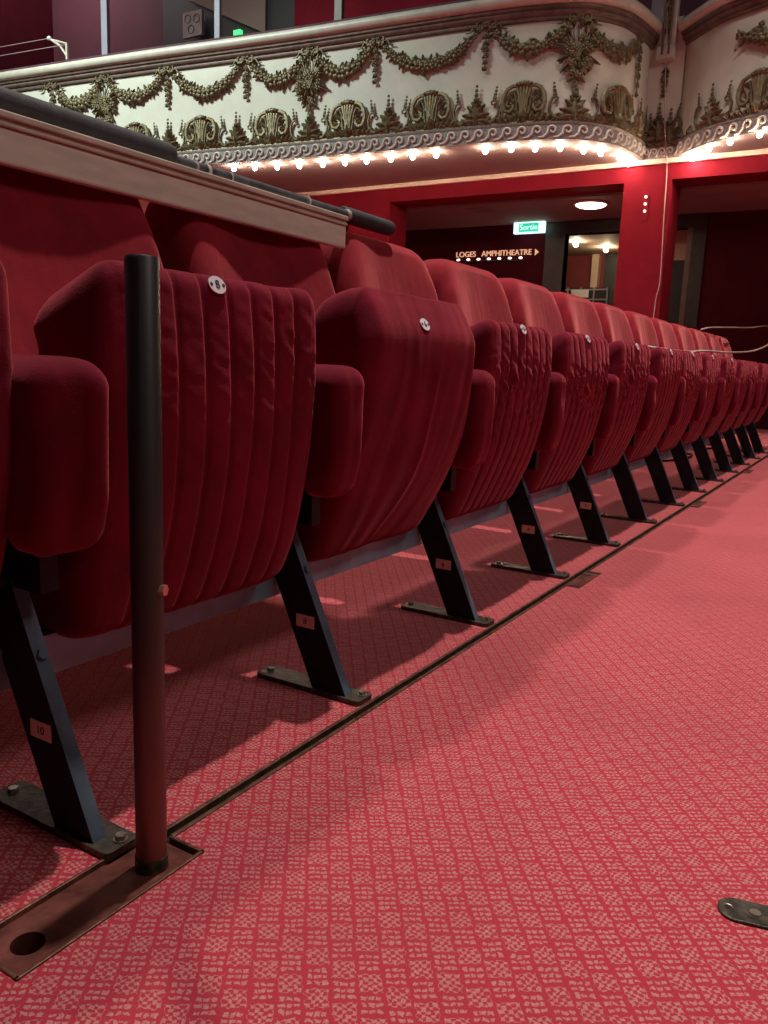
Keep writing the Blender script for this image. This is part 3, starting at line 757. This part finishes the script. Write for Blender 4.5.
def make_shell():
    """fluted shell body between two open leafy loops, 0.44 wide and 0.35 high from z=0"""
    mb = MB()
    for j in range(-2, 3):
        pts = [(j*.013, .03), (j*.012, .10), (j*.017, .18), (j*.027, .25), (j*.031, .30)]
        mb.tube([(x, z, .030-.004*abs(j)) for x, z in pts], [.012, .011, .012, .015, .012], 6, 1)
    for j in range(-2, 3): leaf(mb, j*.018, .285, .024, .055, .024, math.pi/2-j*.42, .022)
    mb.ball((0, .31, .026), (.075, .026, .026), 12, 6, 0)
    for sg in (-1, 1):
        pts = [(sg*x, z) for x, z in ((.055, .292), (.10, .300), (.15, .275), (.182, .215), (.188, .150), (.165, .095), (.120, .085), (.088, .115), (.092, .150), (.118, .158))]
        stroke(mb, pts, [.014, .019, .021, .022, .022, .020, .018, .015, .014, .011], .020, 1)
        pts = [(sg*x, z) for x, z in ((.050, .06), (.062, .14), (.070, .21), (.095, .255), (.128, .245), (.130, .215))]
        stroke(mb, pts, [.012, .012, .011, .010, .009, .007], .022, 0)
        leaf(mb, sg*.085, .135, .016, .10, .026, math.pi/2-sg*.35, .022, sg*-.2)
        leaf(mb, sg*.10, .10, .014, .09, .024, math.pi/2-sg*1.0, .02)
        leaf(mb, sg*.08, .17, .016, .07, .020, math.pi/2-sg*1.2, .018)
        for k in range(5): leaf(mb, sg*(.02+.045*k), .0, .006, .105-.006*k, .034, math.pi/2-sg*(.15+.17*k), .026, 0)
        leaf(mb, sg*.15, .01, .006, .10, .028, sg*.35+(math.pi if sg < 0 else 0), .016)
    leaf(mb, 0, .0, .018, .12, .045, math.pi/2, .03)
    return mb
def make_palmette():
    """stacked acanthus spike with a curling stem on each side, z=0 at the band"""
    mb = MB()
    leaf(mb, 0, .0, .016, .19, .042, math.pi/2, .028)
    for sg in (-1, 1):
        for z0, ang, L, W, cu in ((.03, .10, .145, .030, -.28), (.05, .55, .135, .032, -.25), (.08, .95, .125, .030, -.15), (.13, 1.15, .085, .024, -.15), (.18, 1.2, .055, .018, -.1)):
            q = ang if sg > 0 else math.pi-ang
            leaf(mb, 0, z0, .012, L, W, q, .022, cu*sg)
        pts = [(sg*x, z) for x, z in ((.03, .012), (.10, .008), (.165, .022), (.208, .070), (.216, .130), (.200, .180), (.168, .198), (.145, .182), (.150, .160), (.168, .160))]
        stroke(mb, pts, [.010, .012, .013, .013, .012, .012, .011, .010, .008, .006], .014)
        for k in range(4): flower(mb, sg*(.175+.005*k), .215+.030*k, .014, .021-.003*k)
        for k in range(3): leaf(mb, sg*(.05+.05*k), .0, .005, .075, .028, math.pi/2-sg*(.3+.3*k), .02)
    for j in range(4): flower(mb, 0, .215+.038*j, .018, .026-.004*j)
    return mb
def make_waves(F, u0, u1, pitch=.133):
    mb = MB(); n = int((u1-u0)/pitch)
    for k in range(n):
        c = u0+(k+.5)*pitch; zc = 2.668
        pts = [(c-pitch*.62, zc-.050), (c-pitch*.30, zc-.047), (c-pitch*.04, zc-.018), (c+pitch*.05, zc+.022)]
        sp = spiral(c+pitch*.28, zc+.008, pitch*.30, pitch*.06, math.pi*.80, -math.pi*1.15, 12)
        allp = pts[:3]+sp
        mb.tube([F.map(u, z, .030) for u, z in allp], [.008, .011, .012]+[.0125-.005*j/12 for j in range(13)], 5)
    return mb

def place(F, src, name, mats, parent, u, z, scale=1., flip=False):
    mb = MB()
    mb.v = [F.map(u+(-p.x if flip else p.x)*scale, z+p.y*scale, .004+p.z*scale) for p in src.v]
    mb.f = [tuple(reversed(f)) for f in src.f] if flip else list(src.f); mb.m = list(src.m)
    return mb.build(name, mats, parent, 50)

def balcony(P, sgn, label, swags, bows, drops, trophies, shells, palms, loc, wave):
    F = Front(P); F.sgn = sgn
    t = thing('balcony', label, 'balcony', (0, 0, 0))
    # plaster parapet, with a back face so that it is a wall and not a sheet
    pf = [(-.16, 2.63), (-.16, 3.80), (-.04, 3.80), (.0, 3.62), (-.012, 3.40), (-.012, 3.1), (.0, 2.80), (.012, 2.745), (.0, 2.63), (-.16, 2.63)]
    m = MB(); F.sweep(m, pf); m.build('parapet', M['cream'], t, 40)
    m = MB(); F.sweep(m, [(-.01, 2.60), (.028, 2.60), (.028, 2.612), (.022, 2.616), (.022, 2.726), (.028, 2.732), (.030, 2.748), (.008, 2.756)]); m.build('scroll_band', M['band'], t, 40)
    make_waves(F, .02, F.L-.02).build('wave_relief', M['scroll'], t, 60) if wave else None
    m = MB(); F.sweep(m, [(-.01, 3.585), (.020, 3.590), (.026, 3.604), (.022, 3.618), (.040, 3.628), (.048, 3.648), (.040, 3.664), (.058, 3.676), (.060, 3.700), (.02, 3.705)]); m.build('lower_moulding', M['railbrown'], t, 40)
    m = MB(); F.sweep(m, [(.02, 3.700), (.075, 3.704), (.098, 3.722), (.106, 3.750), (.100, 3.778), (.080, 3.796), (.05, 3.804), (-.02, 3.806)]); m.build('hand_rail', M['creamrail'], t, 50)
    m = MB(); F.sweep(m, [(.055, 3.803), (.060, 3.822), (.02, 3.842), (-.12, 3.846), (-.20, 3.82), (-.20, 3.78), (-.14, 3.78)]); m.build('rail_cushion', M['railtop'], t, 50)
    gm = [M['gold'], M['goldlight']]
    for u, wd, zt_, sag in swags: place(F, make_swag(wd, sag), 'garland', gm, t, u, zt_)
    for u, z in bows: place(F, make_bow(), 'bow', gm, t, u, z)
    for u, z, L in drops: place(F, make_drop(L), 'floral_drop', gm, t, u, z)
    for u, z in trophies: place(F, make_trophy(), 'bouquet', gm, t, u, z)
    sh = make_shell(); pa = make_palmette()
    for u in shells: place(F, sh, 'shell_ornament', gm, t, u, 2.765)
    fz = MB(); nl = int(F.L/.075)
    for k in range(nl):
        leaf(fz, .04+.075*k, .0, .004, .078+.02*rnd.random(), .034, math.pi/2+(.75 if k % 2 else -.75)+.2*(rnd.random()-.5), .022, .1)
    fz.tube([(F.L*k/120, .004, .006) for k in range(121)], .014, 5)
    place(F, fz, 'leaf_frieze', gm, t, 0, 2.752)
    for u in palms: place(F, pa, 'palmette', gm, t, u, 2.765)
    return F, t
CL = [(5.45, 12.0), (5.75, 9.6), (5.95, 8.0), (6.13, 6.6), (6.28, 5.565), (6.40, 4.71), (6.51, 3.725), (6.62, 2.779), (6.70, 2.313), (6.80, 2.0), (6.915, 1.84), (7.10, 1.70), (7.27, 1.64), (7.567, 1.592), (7.80, 1.579)]
F0 = Front(CL); u66 = F0.u[30]      # arc length at the point used as zero when measuring the photograph
def uu(x): return x+u66
sw = []
ends = [(-1.4, -.62), (-.62, .27), (.27, 1.27), (1.27, 2.035), (2.035, 2.76), (2.76, 3.87), (3.87, 4.69), (4.69, 5.45)]
for a, b_ in ends:
    big = (b_-a) > .95; sw.append((uu((a+b_)/2), (b_-a)*.90, 3.575, .25 if big else .215))
FL, BL = balcony(CL, 1, 'left cream theatre balcony front with gilded garlands and a row of bulbs beneath', sw,
    [(uu(x), 3.60) for x in (-1.4, -.62, .27, 1.27, 2.035, 2.76, 3.87, 4.69)], [(uu(x), 3.55, .33) for x in (-1.4, .27, 1.27, 2.76, 3.87)]+[(uu(5.44), 3.54, .46)],
    [(uu(x), 3.55) for x in (-.62, 2.035, 4.69)], [uu(x) for x in (-1.05, -.17, .715, 1.6, 2.48, 3.36, 4.25, 5.14)], [uu(x) for x in (-.61, .28, 1.16, 2.035, 2.92, 3.81, 4.70, 5.55)], None, True)
CR = [(7.80, 1.275), (7.72, 1.20), (7.60, 1.085), (7.46, .94), (7.36, .79), (7.28, .62), (7.17, .39), (7.02, 0.0), (6.88, -.5), (6.75, -1.2), (6.65, -2.2)]
FR0 = Front(CR)
FR, BR_ = balcony(CR, 1, 'right cream theatre balcony front beyond the gap, cut by the frame edge', [(.62+.62, 1.0, 3.42, .12), (2.7, .9, 3.57, .25)], [(2.2, 3.60)], [], [], [.98, 1.86, 2.74], [.52, 1.42, 2.30], None, True)
# acanthus scroll on the right balcony
ac = MB()
for j in range(7): leaf(ac, .05*j, .02*j, .012, .20-.012*j, .035, .35+.12*j, .03, .18)
for j in range(6): leaf(ac, .03+.06*j, -.06, .012, .15, .03, -.35-.05*j, .025, -.2)
for j in range(6): flower(ac, -.08-.045*j, -.05-.018*j*1.5, .015, .034-.004*j)
place(FR, ac, 'acanthus_scroll', [M['gold'], M['goldlight']], BR_, 1.02, 3.50)

# soffits: underside from the front to the beam
for F, nm in ((FL, 'soffit_left'), (FR, 'soffit_right')):
    m = MB(); K = 70; vs = []
    for k in range(K+1):
        p, N = F.at(F.L*k/K); vs.append((p.x+.0, p.y, 2.60)); vs.append((XB+.02, p.y, 2.60))
    fs = [(2*k, 2*k+2, 2*k+3, 2*k+1) for k in range(K)]
    n0 = len(vs); vs += [(x, y, 2.66) for x, y, z in vs]; fs += [(n0+2*k+1, n0+2*k+3, n0+2*k+2, n0+2*k) for k in range(K)]
    m.add(vs, fs); o = m.build(nm, M['soffit'], None, 0); structure(o)
# recess between the two balconies
rc = thing('pilaster', 'narrow cream pilaster with gilt ornament in the gap between the two balconies', 'pilaster', (7.8, 1.43, 2.60))
m = MB(); m.box(-.03, .1, -.16, .16, 0, 1.24); m.build('shaft', M['cream'], rc, 0)
m = MB(); m.box(-.10, -.03, -.075, .075, .98, 2.6); m.box(-.12, -.03, -.085, .085, .86, .98); m.build('upper_post', M['creamrail'], rc, 0, (0, 0, 0), .012)
m = MB()
for sg in (-1, 1):
    m.tube([(-.115, sg*.03, .90), (-.115, sg*.035, 1.6), (-.115, sg*.03, 2.5)], .012, 8)
m.build('fluting', M['railbrown'], rc, 50)
m = MB()
def rel(src, y0, z0, x0, sc_=1.):
    return [Vector((x0-p.z*sc_, y0-p.x*sc_, z0+p.y*sc_)) for p in src.v]
for src, y0, z0, s_ in ((make_drop(.5), 0, 1.62, 1.1), (make_drop(.3), .0, .82, .9)):
    mm = MB(); mm.add(rel(src, y0, z0, -.10 if z0 > 1 else -.034, s_), src.f); mm.build('gilt_drop', M['gold'], rc, 50)
for y0, z0 in ((.02, .16), (-.09, .10)):
    src = make_palmette(); mm = MB(); mm.add(rel(src, y0, z0, -.034, 1.0), src.f); mm.build('palmette', M['gold'], rc, 50)
m = MB(); m.box(-.05, -.03, -.16, .16, .0, .12); m.build('scroll_band', M['band'], rc, 0)
for k in range(4):
    mm = MB(); sp = spiral(-.11+.075*k, .06, .034, .006, math.pi*.8, -math.pi*1.2, 12); mm.tube([(-.054, -y, z) for y, z in [(-.11+.075*k-.05, .015)]+sp], .007, 5); mm.build('wave_relief', M['scroll'], rc, 60)
m = MB(); m.box(7.70, 7.74, 1.50, 1.60, 3.79, 6.2); structure(m.build('trim_4', M['post'], None, 0))

# bulbs under the balconies
left_b = [(6.334, 5.557), (6.387, 5.309), (6.455, 5.058), (6.50, 4.8), (6.545, 4.529), (6.575, 4.271), (6.60, 4.025), (6.627, 3.755), (6.64, 3.512), (6.66, 3.265), (6.718, 2.772), (6.747, 2.523), (6.817, 2.315), (6.889, 2.102), (7.052, 1.935), (7.196, 1.816), (7.437, 1.707), (7.66, 1.685)]
right_b = [(7.70, 1.10), (7.66, 1.06), (7.406, .90), (7.25, .70), (7.113, .45), (7.02, .20)]
socket = MB(); socket.disc((0, 0, 0), .016, (0, 0, -1), .012, 12); socket = socket.mesh('socket', M['creammould'], 30)
bulb = MB(); bulb.ball((0, 0, -.033), (.0235, .0235, .026), 12, 8); bulb = bulb.mesh('bulb', M['bulb'], 60)
for k, (x, y) in enumerate([(5.96, 8.25), (6.02, 7.85), (6.07, 7.45), (6.12, 7.05), (6.17, 6.65), (6.22, 6.25), (6.28, 5.88)]*0+left_b+right_b):
    r_ = k >= len(left_b)
    t = thing('light_bulb', 'small bare glowing bulb under the edge of the right balcony' if r_ else 'small bare glowing bulb under the edge of the left balcony', 'light bulb', (x+.03, y, 2.60), 'bulbs under the right balcony' if r_ else 'bulbs under the left balcony')
    link('socket', socket, t); link('bulb', bulb, t)

# upper gallery behind the rail
struct_box('wall_upper', 9.0, 9.1, -4, 16, 2.75, 7.5, M['maroon'])
m = MB(); K = 60; vs = []
for k in range(K+1):
    p, N = FL.at(FL.L*k/K); vs.append((p.x+.15, p.y, 2.9)); vs.append((9.0, p.y, 2.9))
m.add(vs, [(2*k, 2*k+2, 2*k+3, 2*k+1) for k in range(K)]); structure(m.build('floor_upper', M['maroon'], None, 0))
struct_box('door_3', 8.95, 9.0, 7.35, 9.33, 2.9, 6.3, M['dark'])
st = MB(); pts_ = [(8.75, 5.72), (7.25, 5.02), (7.25, 6.4), (8.75, 6.4)]
st.hexa([(8.86, y, z) for y, z in pts_]+[(8.95, y, z) for y, z in pts_]); structure(st.build('ceiling_stair', M['ceil'], None, 0))
struct_box('door_4', 8.90, 8.99, 6.77, 7.33, 2.9, 6.2, M['dark'])
struct_box('wall_upper_panel', 8.9, 9.0, 3.5, 6.77, 2.9, 6.2, M['redwall'])
nt = thing('notice_panel', 'beige notice panel with faint round symbols on the upper gallery door', 'notice', (8.80, 8.58, 5.34))
m = MB(); m.box(0, .05, -.19, .19, -.17, .17); m.build('board', M['notice'], nt, 0)
for y_, z_ in ((-.09, .06), (.09, .08), (.02, -.07)):
    m = MB(); m.tube([(-.004, y_+.055*math.cos(q*math.pi/10), z_+.055*math.sin(q*math.pi/10)) for q in range(21)], .005, 5); m.build('ring_symbol', M['framelit'], nt, 60)
gl = MB(); gl.box(8.80, 8.862, 7.66, 7.78, 5.06, 5.12); tag(gl.build('green_lamp', M['greenglow'], None, 0), 'small green glowing lamp on the upper gallery wall behind the rail', 'lamp')
for k, (px, py, w_, lbl) in enumerate(((6.75, 6.15, .04, 'slim lilac-grey post behind the rail above the third bulb'), (6.95, 4.638, .05, 'slim brown post standing behind the balcony rail at the red panel'), (6.35, 7.53, .05, 'slim lilac-grey post beside the dark door at the left of the balcony'))):
    m = MB(); m.box(-w_*.5, w_*.5, -w_, w_, 0, 3.2); t = thing('gallery_post', lbl, 'post', (px, py, 2.9), 'posts behind the balcony rail'); m.build('shaft', M['post'] if k != 1 else M['framelit'], t, 0, (0, 0, 0), .006)
    m = MB(); m.box(-w_*.9, w_*.9, -w_*1.5, w_*1.5, 0, 1.05); m.build('base', M['railtop'], t, 0)
# wire brackets on the rail
br_pts = [((5.93, 7.68), 'rail bracket with angled arm holding two thin wires, the whole one'), ((5.80, 8.80), 'rail bracket holding two thin wires, cut by the left frame edge')]
tops = []
for (px, py), lbl in br_pts:
    t = thing('wire_bracket', lbl, 'bracket', (px, py, 3.84), 'wire brackets on the balcony rail')
    m = MB(); m.box(-.014, .014, -.014, .014, -.01, .165); m.build('upright', M['creamrail'], t, 0)
    m = MB(); m.tube([(0, 0, .02), (.0, .13, .16), (.0, .30, .255)], .013, 8); m.tube([(0, 0, .155), (.0, .28, .245)], .010, 8); m.build('arm', M['creamrail'], t, 50)
    m = MB(); m.ball((.0, .31, .262), (.024, .035, .024), 10, 6); m.build('tip', M['enamel'], t, 60)
    tops.append(Vector((px, py, 3.84)))
for k, (d0) in enumerate((Vector((0, .31, .262)), Vector((0, .0, .15)))):
    m = MB(); m.tube([tops[0]+d0, tops[1]+d0, tops[1]+d0+(tops[1]-tops[0])], .004, 5); tag(m.build('guard_wire', M['greycable'], None, 60), ('upper' if k == 0 else 'lower')+' thin wire strung between the brackets on the balcony rail', 'wire', 'guard wires on the balcony rail')

# ------------------------------------------------------------------ cables
def cable(pts, r, name, label, mat, n=6):
    P = [Vector(p) for p in pts]; P = [2*P[0]-P[1]]+P+[2*P[-1]-P[-2]]; out = []
    for i in range(1, len(P)-2):
        for k in range(8):
            t = k/8; a, b_, c_, d = P[i-1:i+3]
            out.append(.5*((2*b_)+(-a+c_)*t+(2*a-5*b_+4*c_-d)*t*t+(-a+3*b_-3*c_+d)*t**3))
    out.append(P[-2]); m = MB(); m.tube(out, r, n, 0); return tag(m.build(name, mat, None, 60), label, 'cable')
cable([(7.70, 1.46, 4.0), (7.60, 1.36, 2.95), (7.765, 1.335, 2.54), (7.785, 1.322, 2.08), (7.785, 1.30, 1.48), (7.785, 1.325, 1.24), (7.785, 1.33, .5), (7.785, 1.34, .01)], .0045, 'hanging_cable', 'thin cable hanging from the balcony gap down the red column', M['greycable'])
cable([(5.65, .47, .895), (5.92, .45, .925), (6.7, .42, .97), (7.6, .40, 1.02), (8.4, .38, 1.08), (9.49, .36, 1.13)], .0055, 'slack_cable', 'pale cable stretching right from the far seat backs, the upper one', M['greycable'])
cable([(3.3, .27, .695), (3.8, .28, .697), (4.4, .28, .704), (4.85, .28, .724), (5.85, .28, .745), (6.97, .28, .793), (7.9, .28, .875), (8.8, .28, .98), (9.49, .28, 1.04)], .0075, 'slack_cable', 'pale cable stretching right from the far seat backs, the lower thicker one', M['greycable'])
cable([(4.3, .75, .006), (4.9, .50, .006), (5.2, .40, .006), (5.6, .44, .006), (5.35, .60, .006), (5.0, .62, .006), (5.5, .75, .02), (6.1, .45, .006), (6.5, .42, .006), (6.9, .7, .006)], .008, 'floor_cable', 'black cable lying in loops on the carpet behind the far seat legs', M['black'])
